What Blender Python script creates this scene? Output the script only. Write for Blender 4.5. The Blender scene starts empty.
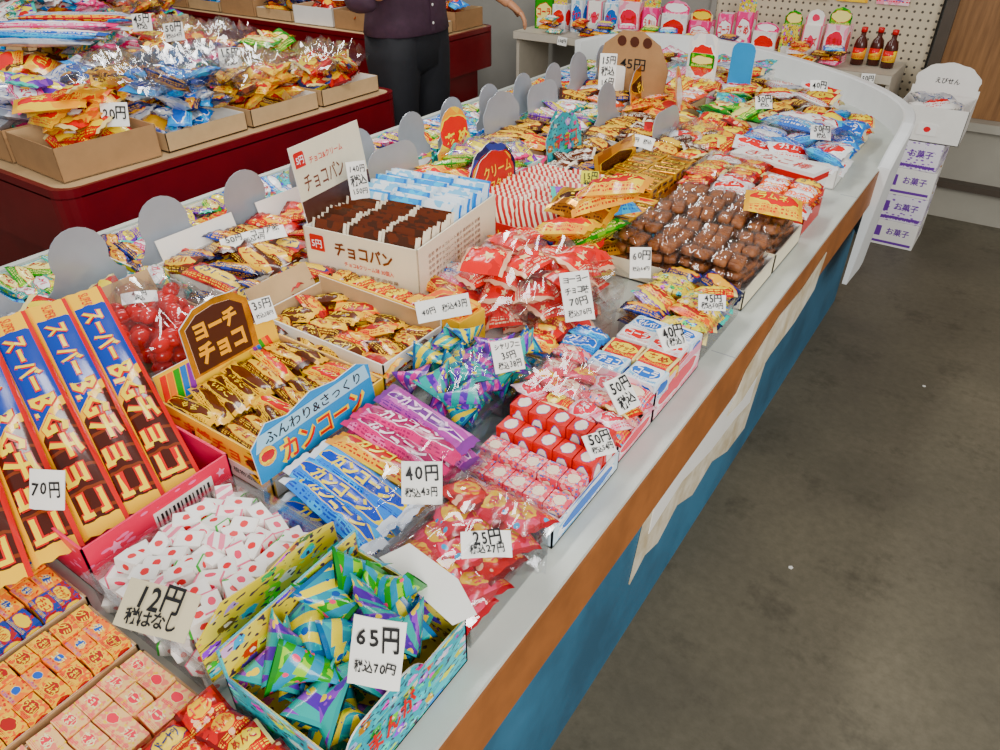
import bpy, math, random, bmesh
from mathutils import Vector, Matrix
random.seed(7)
R=random.random
def U(a,b): return a+(b-a)*R()
rad=math.radians
COL=bpy.context.collection
# ------------------------------------------------------------------ camera
cam=bpy.data.cameras.new('camera'); cam.lens=26.3; cam.sensor_width=36; cam.clip_start=.02
co=bpy.data.objects.new('camera',cam); COL.objects.link(co)
co.location=(0,0,1.5); co.rotation_euler=(rad(90-34.4),0,rad(34.3))
bpy.context.scene.camera=co
# ------------------------------------------------------------------ materials
def hx(h,sat=1.1):
    h=h.lstrip('#'); c=[int(h[i:i+2],16)/255 for i in (0,2,4)]
    c=[(v/12.92 if v<=.04045 else ((v+.055)/1.055)**2.4) for v in c]
    l=.2*c[0]+.7*c[1]+.1*c[2]
    return tuple(min(1,max(0,l+(v-l)*sat)) for v in c)+(1,)
def base(name,rough=.5,metal=0,spec=None):
    m=bpy.data.materials.new(name); m.use_nodes=True; nt=m.node_tree
    b=nt.nodes['Principled BSDF']; b.inputs['Roughness'].default_value=rough; b.inputs['Metallic'].default_value=metal
    if spec is not None: b.inputs['Specular IOR Level'].default_value=spec
    return m,nt,b
def math_(nt,op,a,b=None):
    n=nt.nodes.new('ShaderNodeMath'); n.operation=op
    for i,v in enumerate((a,b)):
        if v is None: continue
        if isinstance(v,(int,float)): n.inputs[i].default_value=v
        else: nt.links.new(v,n.inputs[i])
    return n.outputs[0]
def mixc(nt,f,a,b):
    n=nt.nodes.new('ShaderNodeMix'); n.data_type='RGBA'
    for i,v in ((0,f),(6,a),(7,b)):
        if isinstance(v,(int,float,tuple)): n.inputs[i].default_value=v
        else: nt.links.new(v,n.inputs[i])
    return n.outputs[2]
def noise(nt,vec,scale,detail=1,rough=.5):
    n=nt.nodes.new('ShaderNodeTexNoise'); n.inputs['Scale'].default_value=scale; n.inputs['Detail'].default_value=detail; n.inputs['Roughness'].default_value=rough
    if vec is not None: nt.links.new(vec,n.inputs['Vector'])
    return n.outputs[0]
def scalev(nt,vec,s):
    n=nt.nodes.new('ShaderNodeVectorMath'); n.operation='MULTIPLY'; nt.links.new(vec,n.inputs[0]); n.inputs[1].default_value=s; return n.outputs[0]
def plain(name,h,rough=.5,var=.12,ns=12,metal=0,bump=0,h2=None,sat=1.1):
    m,nt,b=base(name,rough,metal)
    tc=nt.nodes.new('ShaderNodeTexCoord'); c=hx(h,sat)
    n=noise(nt,tc.outputs['Object'],ns,4,.6)
    r=nt.nodes.new('ShaderNodeMapRange'); nt.links.new(n,r.inputs[0]); r.inputs[1].default_value=.35; r.inputs[2].default_value=.65
    d=hx(h2,sat) if h2 else tuple(v*(1-var) for v in c[:3])+(1,)
    nt.links.new(mixc(nt,r.outputs[0],c,d),b.inputs['Base Color'])
    if bump:
        bn=nt.nodes.new('ShaderNodeBump'); bn.inputs['Strength'].default_value=bump; bn.inputs['Distance'].default_value=.01
        nt.links.new(n,bn.inputs['Height']); nt.links.new(bn.outputs[0],b.inputs['Normal'])
    return m
_ink={}
def ink(h):
    if h not in _ink: _ink[h]=plain('printed_ink_'+h,h,.3,.0,sat=1.2)
    return _ink[h]
INKOF={}
def pm(name,bg,bg2,logo,txt,ends=None,acc=None,rough=.2,metal=0,ns=3,lw=.42,lh=.3,thr=.53,accs=5,stripes=None,lines=True):
    m,nt,b=base(name,rough,metal)
    X=lambda h:hx(h,1.22)
    uv=nt.nodes.new('ShaderNodeTexCoord').outputs['UV']
    fr=nt.nodes.new('ShaderNodeVectorMath'); fr.operation='FRACTION'; nt.links.new(uv,fr.inputs[0])
    sp=nt.nodes.new('ShaderNodeSeparateXYZ'); nt.links.new(fr.outputs[0],sp.inputs[0]); sx,sy=sp.outputs[0],sp.outputs[1]
    n1=noise(nt,uv,ns,1)
    col=mixc(nt,math_(nt,'GREATER_THAN',n1,thr),X(bg),X(bg2))
    if stripes:
        w=math_(nt,'FRACT',math_(nt,'MULTIPLY',math_(nt,'ADD',sx,math_(nt,'MULTIPLY',sy,.4)),stripes[1]))
        col=mixc(nt,math_(nt,'GREATER_THAN',w,.5),col,X(stripes[0]))
    if acc:
        v=nt.nodes.new('ShaderNodeTexVoronoi'); v.inputs['Scale'].default_value=accs; nt.links.new(uv,v.inputs['Vector'])
        if acc=='rand':
            hs=nt.nodes.new('ShaderNodeHueSaturation'); hs.inputs['Saturation'].default_value=1.6; hs.inputs['Value'].default_value=.9; nt.links.new(v.outputs['Color'],hs.inputs['Color'])
            wob=math_(nt,'ADD',v.outputs['Distance'],math_(nt,'MULTIPLY',math_(nt,'SUBTRACT',noise(nt,uv,28,1),.5),.5))
            col=mixc(nt,math_(nt,'LESS_THAN',wob,.42),col,hs.outputs[0])
            col=mixc(nt,math_(nt,'LESS_THAN',wob,.14),col,X('f8e8d0'))
            col=mixc(nt,math_(nt,'GREATER_THAN',noise(nt,uv,20,0),.66),col,X('403048'))
        else: col=mixc(nt,math_(nt,'LESS_THAN',v.outputs['Distance'],.27),col,X(acc))
    n2=noise(nt,uv,4,1)
    dx=math_(nt,'DIVIDE',math_(nt,'SUBTRACT',sx,.5),lw); dy=math_(nt,'DIVIDE',math_(nt,'SUBTRACT',sy,.52),lh)
    d=math_(nt,'ADD',math_(nt,'ADD',math_(nt,'MULTIPLY',dx,dx),math_(nt,'MULTIPLY',dy,dy)),math_(nt,'MULTIPLY',math_(nt,'SUBTRACT',n2,.5),1.1))
    if logo:
        col=mixc(nt,math_(nt,'LESS_THAN',d,1.12),col,X(txt or bg2))
        col=mixc(nt,math_(nt,'LESS_THAN',d,.95),col,X(logo))
    if lines and txt:
        n3=noise(nt,scalev(nt,uv,(30,3,1)),1.5,0)
        row=math_(nt,'LESS_THAN',math_(nt,'FRACT',math_(nt,'MULTIPLY',sy,16)),.5)
        band=math_(nt,'LESS_THAN',math_(nt,'ABSOLUTE',math_(nt,'SUBTRACT',sy,.12)),.085)
        tm=math_(nt,'MULTIPLY',math_(nt,'MULTIPLY',math_(nt,'GREATER_THAN',n3,.47),row),band)
        col=mixc(nt,tm,col,X(logo or txt))
    if ends:
        col=mixc(nt,math_(nt,'GREATER_THAN',math_(nt,'ABSOLUTE',math_(nt,'SUBTRACT',sx,.5)),.42),col,X(ends))
    nt.links.new(col,b.inputs['Base Color'])
    if txt: INKOF[m.name]=txt
    return m
def clearmat(name,tint=(.985,.99,1),gl=.025,k=.26):
    m=bpy.data.materials.new(name); m.use_nodes=True; nt=m.node_tree; nt.nodes.clear()
    o=nt.nodes.new('ShaderNodeOutputMaterial'); mx=nt.nodes.new('ShaderNodeMixShader'); t=nt.nodes.new('ShaderNodeBsdfTransparent'); g=nt.nodes.new('ShaderNodeBsdfGlossy')
    t.inputs[0].default_value=(*tint,1); g.inputs['Roughness'].default_value=.06
    lw=nt.nodes.new('ShaderNodeLayerWeight'); lw.inputs[0].default_value=.25
    f=math_(nt,'ADD',math_(nt,'MULTIPLY',lw.outputs['Facing'],k),gl)
    nt.links.new(f,mx.inputs[0]); nt.links.new(t.outputs[0],mx.inputs[1]); nt.links.new(g.outputs[0],mx.inputs[2]); nt.links.new(mx.outputs[0],o.inputs[0])
    return m
WHITE=plain('white_card','f4f2ec',.55,.05); CREAM=plain('cream_card','f2e8cc',.6,.06); INK=plain('ink_black','101012',.5,.0)
KRAFT=plain('kraft_cardboard','ab845c',.8,.12,18); KRAFT2=plain('light_cardboard','c4a57c',.8,.12,18); GREYB=plain('grey_board','9a9da2',.5,.08,8)
SILV=plain('silver_card','a8aeb8',.3,.15,6,metal=.2); CLEAR=clearmat('clear_plastic',gl=.09,k=.42); CLEARB=clearmat('clear_film')
YELC=plain('yellow_card','f8c808',.4,.06,sat=1.3); PINKC=plain('pink_card','e0205a',.4,.08,sat=1.2); REDC=plain('red_card','c41420',.35,.08,sat=1.2); BLUEC=plain('blue_card','2390cc',.4,.08,sat=1.2)
BROWNC=plain('brown_card','4a2010',.4,.1); REDT=ink('cc1822'); BLUET=ink('1f5fb8'); YELT=ink('ffdc20'); WHT=ink('ffffff'); BRT=ink('6b3418')
NOTE=plain('note_paper','fbfaf4',.7,.03); TANNOTE=plain('tan_note','cfc4a4',.7,.05); YELN=plain('yellow_note','f0ec50',.7,.03)
GOLD=plain('gold_foil','e0a010',.25,.5,25,metal=.5,sat=1.3); COOKIE=plain('cookie_brown','a0633a',.55,.35,60,bump=.4,h2='74401f',sat=1.15)
P=dict(
 red=pm('print_red','d5182a','b00f1c','ffe14a','a01018','f0e0a0'),
 redstar=pm('print_red_star','e0141c','c40f18',None,'f8e0c0','f0c0a0'),
 blue=pm('print_blue','1e6fd0','4fc0f0','ffffff','c8202c','1a4fa8'),
 sky=pm('print_sky','1c9be0','55c0ee','1560c0','ffffff','1c78c8'),
 corn=pm('print_corn','1884e0','38b0f0','1040b0','ffe040','e8f0f8',lh=.26),
 cornp=pm('print_corn_pink','d83878','e870a8','a01858','ffe0f0','c82868',lh=.26),
 corny=pm('print_corn_yellow','f4b810','f8d840','c02018','ffe860','e8a008',lh=.26),
 yel=pm('print_yellow','f7cf22','f2a81c','d8202c','ffe860','e8b010'),
 yel2=pm('print_yellow_brown','f4c421','4a2210','5a2a12','ffd83a','e9b41c',ns=2.2),
 brown=pm('print_brown','4b2010','6c331b','f2c860','a01818','3d1b0e'),
 choco=pm('print_choco_white','5b2812','40200f','f5efe0','7a3a1c','f3e6d0',lh=.2),
 pink=pm('print_pink','ea4a8a','f590b8','ffffff','d01858','d82870'),
 pinkw=pm('print_pink_white','f6d6dc','f29db4','e2364f','ffffff',None),
 purple=pm('print_purple','6030a0','9050b8','ffe860','7a2090','40c0b0'),
 purp2=pm('print_violet','a84a9c','cc70b8','6a2a80','ffd0f0','7a3888',lh=.18),
 teal=pm('print_teal','22a898','f2e04a','ffffff','d82050','1a7a78',acc='e85a90'),
 green=pm('print_green','2f942a','8cc82a','fff2a0','b01c1c','2e7a2c'),
 navy=pm('print_navy','141c50','283888','e8b030','a01020','101840'),
 orange=pm('print_orange','f06a10','f7a51a','ffffff','d02018','d84a08'),
 gold=pm('print_gold','d09418','9a6010','4a2008','ffd860','e0b040',metal=.5,lh=.2),
 silver=pm('print_silver','cfd4dc','98a2b0','e8e8f0','2050a8','ffffff',metal=.4),
 white=pm('print_white','f4f2ee','dcdee2','d8202e','ffffff','e8e8e8'),
 whiteblue=pm('print_white_blue','eef4f8','8fc8e8','1a68c0','ffffff','d0e4f0'),
 berry=pm('print_berry_box','f8f6f2','f8f6f2','d81c34','f8d0d0','f4f0ea',rough=.4,lw=.15,lh=.24,lines=False),
 berry2=pm('print_berry_pink','f6f2ec','f6f2ec','e04060','ffffff','e06a88',rough=.4,lw=.2,lh=.2,lines=False),
 berryg=pm('print_berry_green','f6f4ee','f6f4ee','d81c34','ffffff','4aa84a',rough=.4,lw=.16,lh=.25,ns=2,lines=False),
 berryp=pm('print_berry_stripe','f6f4ee','f6f4ee',None,'ffffff','f4f0ea',rough=.4,stripes=('e88098',2),lines=False),
 gumor=pm('print_gum_orange','f88008','f8b010','2a58b8','ffe8a0',None,acc='c83010',rough=.35,ns=3,lw=.2,lh=.2),
 gumyel=pm('print_gum_yellow','f8c008','e86808','a81010','ffe040',None,rough=.35,ns=4,lw=.34),
 gumred=pm('print_gum_red','b8101c','7c0c14','f3d060','1c2a70',None,rough=.35),
 gumpink=pm('print_gum_pink','f4c890','f08a78','e83850','fff0c0',None,acc='f0d040',rough=.35,ns=4,lh=.2,lw=.25),
 gumblue=pm('print_gum_blue','1c3a8c','a01828','f0d040','c01020',None,rough=.35,ns=4),
 redface=pm('print_red_face','d0101e','c01018','f9efe4','1a58b8',None,rough=.25,lw=.30,lh=.36,ns=3,lines=False),
 pinkface=pm('print_pink_face','dc4458','f0a8a8','f7e0c8','b81828',None,acc='3a7ac0',rough=.25,ns=4,lw=.28,lh=.3),
 crisp=pm('print_crisp','c01428','8c0c18','f4c030','d81c18','6c1014',acc='f3c0a0',lw=.26,lh=.3,accs=3.6),
 ninjin=pm('print_pink_yellow','d02040','e85070','f8c830','d81c48','a01828',acc='40a8d8',lw=.30,lh=.32,accs=4),
 cartoon=pm('print_cartoon','2aa6b4','58c0c8',None,'d02848',None,acc='rand',rough=.4,ns=3,accs=6,lines=False),
 cartoon2=pm('print_cartoon_yellow','e4cc50','ecd870',None,'60208a',None,acc='rand',rough=.4,ns=3,accs=6.5,lines=False),
 tet1=pm('print_tetra_teal','0c8ca0','18b0b0',None,'f8e040','0a5a88',stripes=('f0dc48',3),ns=4,lines=False,acc='2050a0',accs=4),
 tet2=pm('print_tetra_purple','50209a','8840b8',None,'f8e040','2a9a98',stripes=('20a8a0',2.5),ns=4,lines=False,acc='f0d040',accs=4),
 tet3=pm('print_tetra_green','389838','a0d030',None,'f8e040','208038',stripes=('1890b0',3),ns=4,lines=False,acc='e84870',accs=4),
 tet4=pm('print_tetra_pink','c83890','e878b8',None,'f8e040','6a2a98',stripes=('6030a0',2.5),ns=4,lines=False,acc='40b8b0',accs=4),
 purplebox=pm('print_purple_box','eeeaf2','eeeaf2',None,'7a4aa0',None,acc='8658b0',rough=.5,accs=9,ns=3),
 pinkstar=pm('print_pink_stars','e01c54','e01c54',None,None,None,acc='f07aa6',rough=.4,accs=9),
 creamred=pm('print_cream_red','f2e4c8','f2e4c8',None,'6a2a18',None,stripes=('b01424',7),rough=.3,lines=False),
)
BRIGHT=['red','blue','yel','pink','purple','green','orange','teal','sky','white','crisp','navy','brown','gumyel']
WORDS=['チョコ','ラムネ','グミ','せんべい','うまい','あめ','スナック','コーラ','ソーダ','いちご','もち','カレー','チーズ','ポテト','ガム','めんこ','ドーナツ','えび']
# ------------------------------------------------------------------ mesh builder
def TM(x,y,z,rz=0,rx=0,ry=0):
    return Matrix.Translation((x,y,z))@Matrix.Rotation(rz,4,'Z')@Matrix.Rotation(ry,4,'Y')@Matrix.Rotation(rx,4,'X')
def S(a,b,c): return Matrix.Diagonal((a,b,c,1))
I4=Matrix.Identity(4)
_txt={}
def glyph(t,bold=.012):
    if t=='★':
        pts=[Vector(((1 if i%2==0 else .5)*math.sin(i*math.pi/5),(1 if i%2==0 else .5)*math.cos(i*math.pi/5),0)) for i in range(10)]
        vs=[Vector((0,0,0))]+[p*.5 for p in pts]+pts; fs=[(0,1+(i+1)%10,1+i) for i in range(10)]+[(11+i,11+(i+1)%10,1+(i+1)%10,1+i) for i in range(10)]
        return vs,fs,2,2
    k=(t,bold)
    if k not in _txt:
        c=bpy.data.curves.new('t','FONT'); c.body=t; c.size=1; c.align_x='CENTER'; c.align_y='CENTER'; c.offset=bold; c.resolution_u=1 if bold>.02 else 2
        o=bpy.data.objects.new('t',c); COL.objects.link(o)
        dg=bpy.context.evaluated_depsgraph_get(); me=bpy.data.meshes.new_from_object(o.evaluated_get(dg))
        vs=[v.co.copy() for v in me.vertices]; fs=[tuple(p.vertices) for p in me.polygons]
        bpy.data.objects.remove(o); bpy.data.meshes.remove(me)
        if vs:
            x0=min(v.x for v in vs);x1=max(v.x for v in vs);y0=min(v.y for v in vs);y1=max(v.y for v in vs)
            for v in vs: v.x-=(x0+x1)/2; v.y-=(y0+y1)/2
            _txt[k]=(vs,fs,x1-x0,y1-y0)
        else: _txt[k]=([],[],1,1)
    return _txt[k]
class MB:
    def __init__(s,B=None): s.B=B or I4.copy(); s.v=[];s.f=[];s.m=[];s.uv=[];s.sm=[];s.mats=[]
    def mi(s,m):
        if isinstance(m,str): m=P[m]
        if m not in s.mats: s.mats.append(m)
        return s.mats.index(m)
    def add(s,vs,fs,mat,M=I4,uvs=None,smooth=False):
        o=len(s.v); s.v+=[M@Vector(v) for v in vs]; k=s.mi(mat)
        for i,f in enumerate(fs):
            s.f.append(tuple(o+j for j in f)); s.m.append(k); s.sm.append(smooth)
            s.uv+= list(uvs[i]) if uvs else [(vs[j][0],vs[j][1]) for j in f]
    def tpl(s,T,mat,M,smooth=True):
        vs,fs,uvs=T; a,b=random.randrange(50),random.randrange(50)
        s.add(vs,fs,mat,M,[[(u+a,v+b) for u,v in f] for f in uvs],smooth)
    def box(s,x0,x1,y0,y1,z0,z1,mat,M=I4):
        s.tpl(CUBE,mat,M@Matrix.Translation(((x0+x1)/2,(y0+y1)/2,(z0+z1)/2))@S(x1-x0,y1-y0,z1-z0),False)
    def poly(s,pts,th,mat,M=I4,back=None,edge=None):
        n=len(pts); xs=[p[0] for p in pts]; ys=[p[1] for p in pts]; a,b=min(xs),min(ys); w=max(xs)-a or 1; h=max(ys)-b or 1
        uv=[((x-a)/w*.998+.001,(y-b)/h*.998+.001) for x,y in pts]
        k=random.randrange(50); uv=[(u+k,v+k) for u,v in uv]
        s.add([(x,y,th/2) for x,y in pts],[tuple(range(n))],mat,M,[uv])
        s.add([(x,y,-th/2) for x,y in pts],[tuple(range(n-1,-1,-1))],back or mat,M,[uv[::-1]])
        vs=[(x,y,th/2) for x,y in pts]+[(x,y,-th/2) for x,y in pts]
        s.add(vs,[(i,i+n,(i+1)%n+n,(i+1)%n) for i in range(n)],edge or back or mat,M,[[(0,0)]*4]*n)
    def text(s,t,w,mat,M,maxh=None,hand=False,bold=.012):
        if hand:
            x=0; parts=[]
            for ch in t:
                g=glyph(ch,.02); cw=.6 if ch in '0123456789()' else .95
                parts.append((g,x+cw/2)); x+=cw*.92
            sc=w/x
            if maxh and sc*.75>maxh: sc=maxh/.75
            for g,cx in parts:
                MM=M@Matrix.Translation(((cx-x/2)*sc,U(-.07,.07)*sc,0))@Matrix.Rotation(U(-.2,.12),4,'Z')@S(sc*U(.8,1.05),sc*U(.95,1.3),1)
                s.add([tuple(v) for v in g[0]],g[1],mat,MM)
            return
        g=glyph(t,bold); sc=w/g[2]; sy=sc
        if maxh: sy=maxh/g[3]
        s.add([tuple(v) for v in g[0]],g[1],mat,M@S(sc,sy,1))
    def ptext(s,T,M,size,t,mat,uw=1.1,vh=.8,u0=0,v0=.04,off=.0008,bold=.03,rot=0,asp=1.6):
        g=glyph(t,bold); vs=T[0]; NU,NV=T[3]; L,W,TT=size; out=[]
        ar=(g[2]/g[3]); uw_,vh_=uw,vh
        if (uw*L)/(vh*W)>ar*asp: uw_=ar*asp*vh*W/L
        for p in g[0]:
            a,b=p.x/g[2]*uw_,p.y/g[3]*vh_
            u=min(.98,max(-.98,a+u0)); v=min(.98,max(-.98,b+v0+a*rot))
            fi=(u+1)/2*NU; fj=(v+1)/2*NV; i=min(NU-1,int(fi)); j=min(NV-1,int(fj)); fi-=i; fj-=j; n=NV+1
            A=vs[i*n+j];B=vs[(i+1)*n+j];C=vs[(i+1)*n+j+1];D=vs[i*n+j+1]
            q=[A[k]*(1-fi)*(1-fj)+B[k]*fi*(1-fj)+C[k]*fi*fj+D[k]*(1-fi)*fj for k in range(3)]
            out.append((q[0]*L,q[1]*W,q[2]*TT+off))
        s.add(out,g[1],mat,M)
    def done(s,name,parent=None):
        me=bpy.data.meshes.new(name); me.from_pydata([tuple(v) for v in s.v],[],s.f)
        for m in s.mats: me.materials.append(m)
        me.polygons.foreach_set('material_index',s.m); me.polygons.foreach_set('use_smooth',s.sm)
        ul=me.uv_layers.new(name='UVMap'); ul.data.foreach_set('uv',[c for u in s.uv for c in u])
        me.update(); o=bpy.data.objects.new(name,me); COL.objects.link(o); o.matrix_world=s.B
        if parent: o.parent=parent
        return o
def cube_t(bev):
    bm=bmesh.new(); bmesh.ops.create_cube(bm,size=1)
    if bev: bmesh.ops.bevel(bm,geom=bm.edges[:]+bm.verts[:],offset=bev,segments=1,affect='EDGES')
    bm.normal_update(); vs=[tuple(v.co) for v in bm.verts]; fs=[];uv=[]
    for f in bm.faces:
        n=f.normal; a=max(range(3),key=lambda i:abs(n[i])+(.01*i)); fs.append(tuple(v.index for v in f.verts))
        q=[]
        for v in f.verts:
            c=v.co
            p=(c.y,c.z) if a==0 else ((c.x,c.z) if a==1 else (c.x,c.y))
            q.append((p[0]*.998+.5,p[1]*.998+.5))
        uv.append(q)
    bm.free(); return vs,fs,uv
CUBE=cube_t(0); CBOX=cube_t(.05); CBOX2=cube_t(.012); SLAB=cube_t(.14)
def pillow_t(nu=14,nv=6,wr=.2,pw=3,seal=.9):
    vs=[];fs=[];uv=[]
    for side in (1,-1):
        o=len(vs)
        for i in range(nu+1):
            u=-1+2*i/nu
            for j in range(nv+1):
                v=-1+2*j/nv
                t=max(0,1-min(1,abs(u)/seal)**pw)**.6*max(0,1-abs(v)**2.4)**.6
                z=.5*t*(1+U(-wr,wr))
                if abs(u)>.62 and abs(u)<seal: z*=1+(.25 if j%2 else -.2)*wr*4
                if t==0 and abs(u)>=seal: z=(.06 if (j%2) else -.06) if side>0 else (.05 if (j%2) else -.07)
                vs.append((u*.5*(1-.008*(j%2)*(abs(u)>.98)),v*.5*(1-.07*t),side*z if t>0 else z))
        for i in range(nu):
            for j in range(nv):
                a=o+i*(nv+1)+j; q=(a,a+nv+1,a+nv+2,a+1)
                uq=[((i)/nu,(j)/nv),((i+1)/nu,j/nv),((i+1)/nu,(j+1)/nv),(i/nu,(j+1)/nv)]
                uq=[(x*.998+.001,y*.998+.001) for x,y in uq]
                if side<0: q=q[::-1]; uq=uq[::-1]
                fs.append(q); uv.append(uq)
    return vs,fs,uv,(nu,nv)
PIL=[pillow_t() for _ in range(8)]
FILM=[pillow_t(14,12,.5)[:3] for _ in range(4)]
def tetra_t(nu=6,ns=12):
    vs=[];fs=[];uv=[]
    for i in range(nu+1):
        u=i/nu; a=.5*(.04+.96*u); b=.5*(.04+.96*(1-u))
        for j in range(ns):
            t=2*math.pi*j/ns; c,s_=math.cos(t),math.sin(t)
            k=1/(abs(c)+abs(s_))**.4
            vs.append(((u-.5)*1.05,c*a*k*1.2,s_*b*k*1.2))
    for i in range(nu):
        for j in range(ns):
            a=i*ns+j;b=i*ns+(j+1)%ns
            fs.append((a,b,b+ns,a+ns)); uv.append([(i/nu*.99,j/ns*2),(i/nu*.99,(j+1)/ns*2),((i+1)/nu*.99,(j+1)/ns*2),((i+1)/nu*.99,j/ns*2)])
    return vs,fs,uv
TET=tetra_t()
def lathe_t(prof,ns=14,scal=0):
    vs=[];fs=[];uv=[]
    for i,(r,z) in enumerate(prof):
        for j in range(ns):
            t=2*math.pi*j/ns; rr=r*(1+scal*(j%2)); vs.append((rr*math.cos(t),rr*math.sin(t),z))
    n=len(prof)
    for i in range(n-1):
        for j in range(ns):
            a=i*ns+j;b=i*ns+(j+1)%ns; fs.append((a,b,b+ns,a+ns)); uv.append([(j/ns,i/n),((j+1)/ns,i/n),((j+1)/ns,(i+1)/n),(j/ns,(i+1)/n)])
    fs.append(tuple(range(ns-1,-1,-1))); uv.append([(.5,.5)]*ns)
    fs.append(tuple((n-1)*ns+j for j in range(ns))); uv.append([(.5,.5)]*ns)
    return vs,fs,uv
BALL=lathe_t([(.12,-.48),(.38,-.32),(.5,0),(.38,.32),(.12,.48)],10)
def item(mb,kind,M,L,W,T,mat,tp=.85):
    if kind=='pillow':
        t=random.choice(PIL); mb.tpl(t[:3],mat,M@S(L,W,T))
        m=P[mat] if isinstance(mat,str) else mat
        if m.name in INKOF and R()<tp:
            if 'star' in m.name:
                for uu,vv,r in ((U(-.25,.1),U(-.15,.15),.5),(.62,.45,.26),(-.65,-.4,.26),(.5,-.5,.2)):
                    mb.ptext(t,M,(L,W,T),'★',ink('f8d8a0'),r*1.5*W/L,r*1.5,uu,vv,off=.0012)
            else:
                wd=random.choice(WORDS); mb.ptext(t,M,(L,W,T),wd,ink(INKOF[m.name]),1.05,.7,U(-.1,.1),.06,rot=U(-.1,.1))
    elif kind in('box','box2'):
        mb.tpl(CBOX if kind=='box' else CBOX2,mat,M@S(L,W,T),False)
        m=P[mat] if isinstance(mat,str) else mat
        if m.name in INKOF and R()<tp*.9 and 'berry' not in m.name:
            wd=random.choice(WORDS[:8]); Z=Matrix.Translation((0,0,T/2+.0003)); 
            mb.text(wd,L*.62,ink(INKOF[m.name]),M@Z,W*.42,bold=.03)
    elif kind=='tetra': mb.tpl(TET,mat,M@S(L,W,T),True)
    elif kind=='ball': mb.tpl(BALL,mat,M@S(L,W,T))
    elif kind=='cookie':
        for k in (-1,1):
            MM=M@Matrix.Translation((k*L*.22,0,0))@Matrix.Rotation(U(-.12,.12),4,'X')
            mb.tpl(SLAB,COOKIE,MM@S(L*.40,W*.84,T*.55))
            for r in (-.26,-.09,.09,.26): mb.tpl(SLAB,COOKIE,MM@Matrix.Translation((0,r*W,T*.27))@S(L*.36,W*.10,T*.12))
        mb.tpl(random.choice(FILM),CLEARB,M@S(L*1.12,W*1.08,T*1.2))
def pick(mats): return random.choice(mats)
def rows(mb,x0,x1,y0,y1,nx,ny,T,mats,z,kind='pillow',along='x',lean=0,jit=.04,fill=.96,byrow=False,layers=1,tp=.85):
    dx=(x1-x0)/nx; dy=(y1-y0)/ny
    for l in range(layers):
        for i in range(nx):
            for j in range(ny):
                m=mats[(j if byrow=='y' else i)%len(mats)] if byrow else pick(mats)
                cx=x0+(i+.5)*dx; cy=y0+(j+.5)*dy
                M=TM(cx+U(-.05,.05)*dx,cy+U(-.05,.05)*dy,z+l*T*.9+U(0,.1)*T,U(-jit,jit),U(-jit,jit)*.8,U(-jit,jit)*.5)
                if along=='x': M=M@Matrix.Rotation(lean,4,'Y'); L,W=dx*fill,dy*fill
                else: M=M@Matrix.Rotation(math.pi/2,4,'Z')@Matrix.Rotation(lean,4,'Y'); L,W=dy*fill,dx*fill
                if lean: L=L/math.cos(lean)
                item(mb,kind,M,L,W,T,m,tp if l==layers-1 else tp*.3)
def pile(mb,x0,x1,y0,y1,n,L,W,T,mats,z0,z1,kind='pillow',ang=None,tilt=.35,tp=.8,var=.08):
    for i in range(n):
        f=i/max(1,n-1); mx=min(L*.42,(x1-x0)*.45); my=min(L*.42,(y1-y0)*.45)
        M=TM(U(x0+mx,x1-mx),U(y0+my,y1-my),z0+(z1-z0)*f,(ang+U(-.35,.35)) if ang is not None else U(0,6.28),U(-tilt,tilt),U(-tilt,tilt))
        k=U(1-var,1+var*.7)
        item(mb,kind,M,L*k,W*k,T,pick(mats),tp if f>.4 else 0)
def film(mb,x,y,z,a,b,c,rz=0): mb.tpl(random.choice(FILM),CLEARB,TM(x,y,z,rz)@S(a,b,c))
def tray(x0,x1,y0,y1,h,om,im=None,rot=0,z=.7515,hl=None,hr=None,hf=None,hb=None,rim=False):
    w=(x1-x0)/2; d=(y1-y0)/2; mb=MB(TM((x0+x1)/2,(y0+y1)/2,z,rot)); mb.w=w; mb.d=d; mb.h=h
    im=im or om; t=.0025
    mb.box(-w,w,-d,d,0,.003,im)
    hl=h if hl is None else hl; hr=h if hr is None else hr; hf=h if hf is None else hf; hb=h if hb is None else hb
    for a,b,c,e,hh,ax in ((-w,-w+t,-d,d,hl,0),(w-t,w,-d,d,hr,1),(-w,w,-d,-d+t,hf,2),(-w,w,d-t,d,hb,3)):
        mb.box(a,b,c,e,0,hh,om)
        if im is not om:
            if ax==0: mb.box(b,b+.0012,c+t,e-t,.003,hh-.0005,im)
            if ax==1: mb.box(a-.0012,a,c+t,e-t,.003,hh-.0005,im)
            if ax==2: mb.box(a+t,b-t,e,e+.0012,.003,hh-.0005,im)
            if ax==3: mb.box(a+t,b-t,c-.0012,c,.003,hh-.0005,im)
    if rim:
        for a,b,c,e in ((-w-.006,-w+.002,-d-.006,d+.006),(w-.002,w+.006,-d-.006,d+.006),(-w,w,-d-.006,-d+.002),(-w,w,d-.002,d+.006)):
            mb.box(a,b,c,e,h-.002,h,om)
    return mb
def faceX(x,y,z,lean=0): return Matrix.Translation((x,y,z))@Matrix.Rotation(math.pi/2,4,'Z')@Matrix.Rotation(math.pi/2-lean,4,'X')
def faceY(x,y,z,lean=0): return Matrix.Translation((x,y,z))@Matrix.Rotation(math.pi/2-lean,4,'X')
def o_rtop(w,h,r,n=6):
    p=[(-w/2,0),(w/2,0)]
    for k in range(n+1):
        a=math.pi/2*k/n; p.append((w/2-r+r*math.cos(a),h-r+r*math.sin(a)))
    for k in range(n+1):
        a=math.pi/2+math.pi/2*k/n; p.append((-w/2+r+r*math.cos(a),h-r+r*math.sin(a)))
    return p
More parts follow.
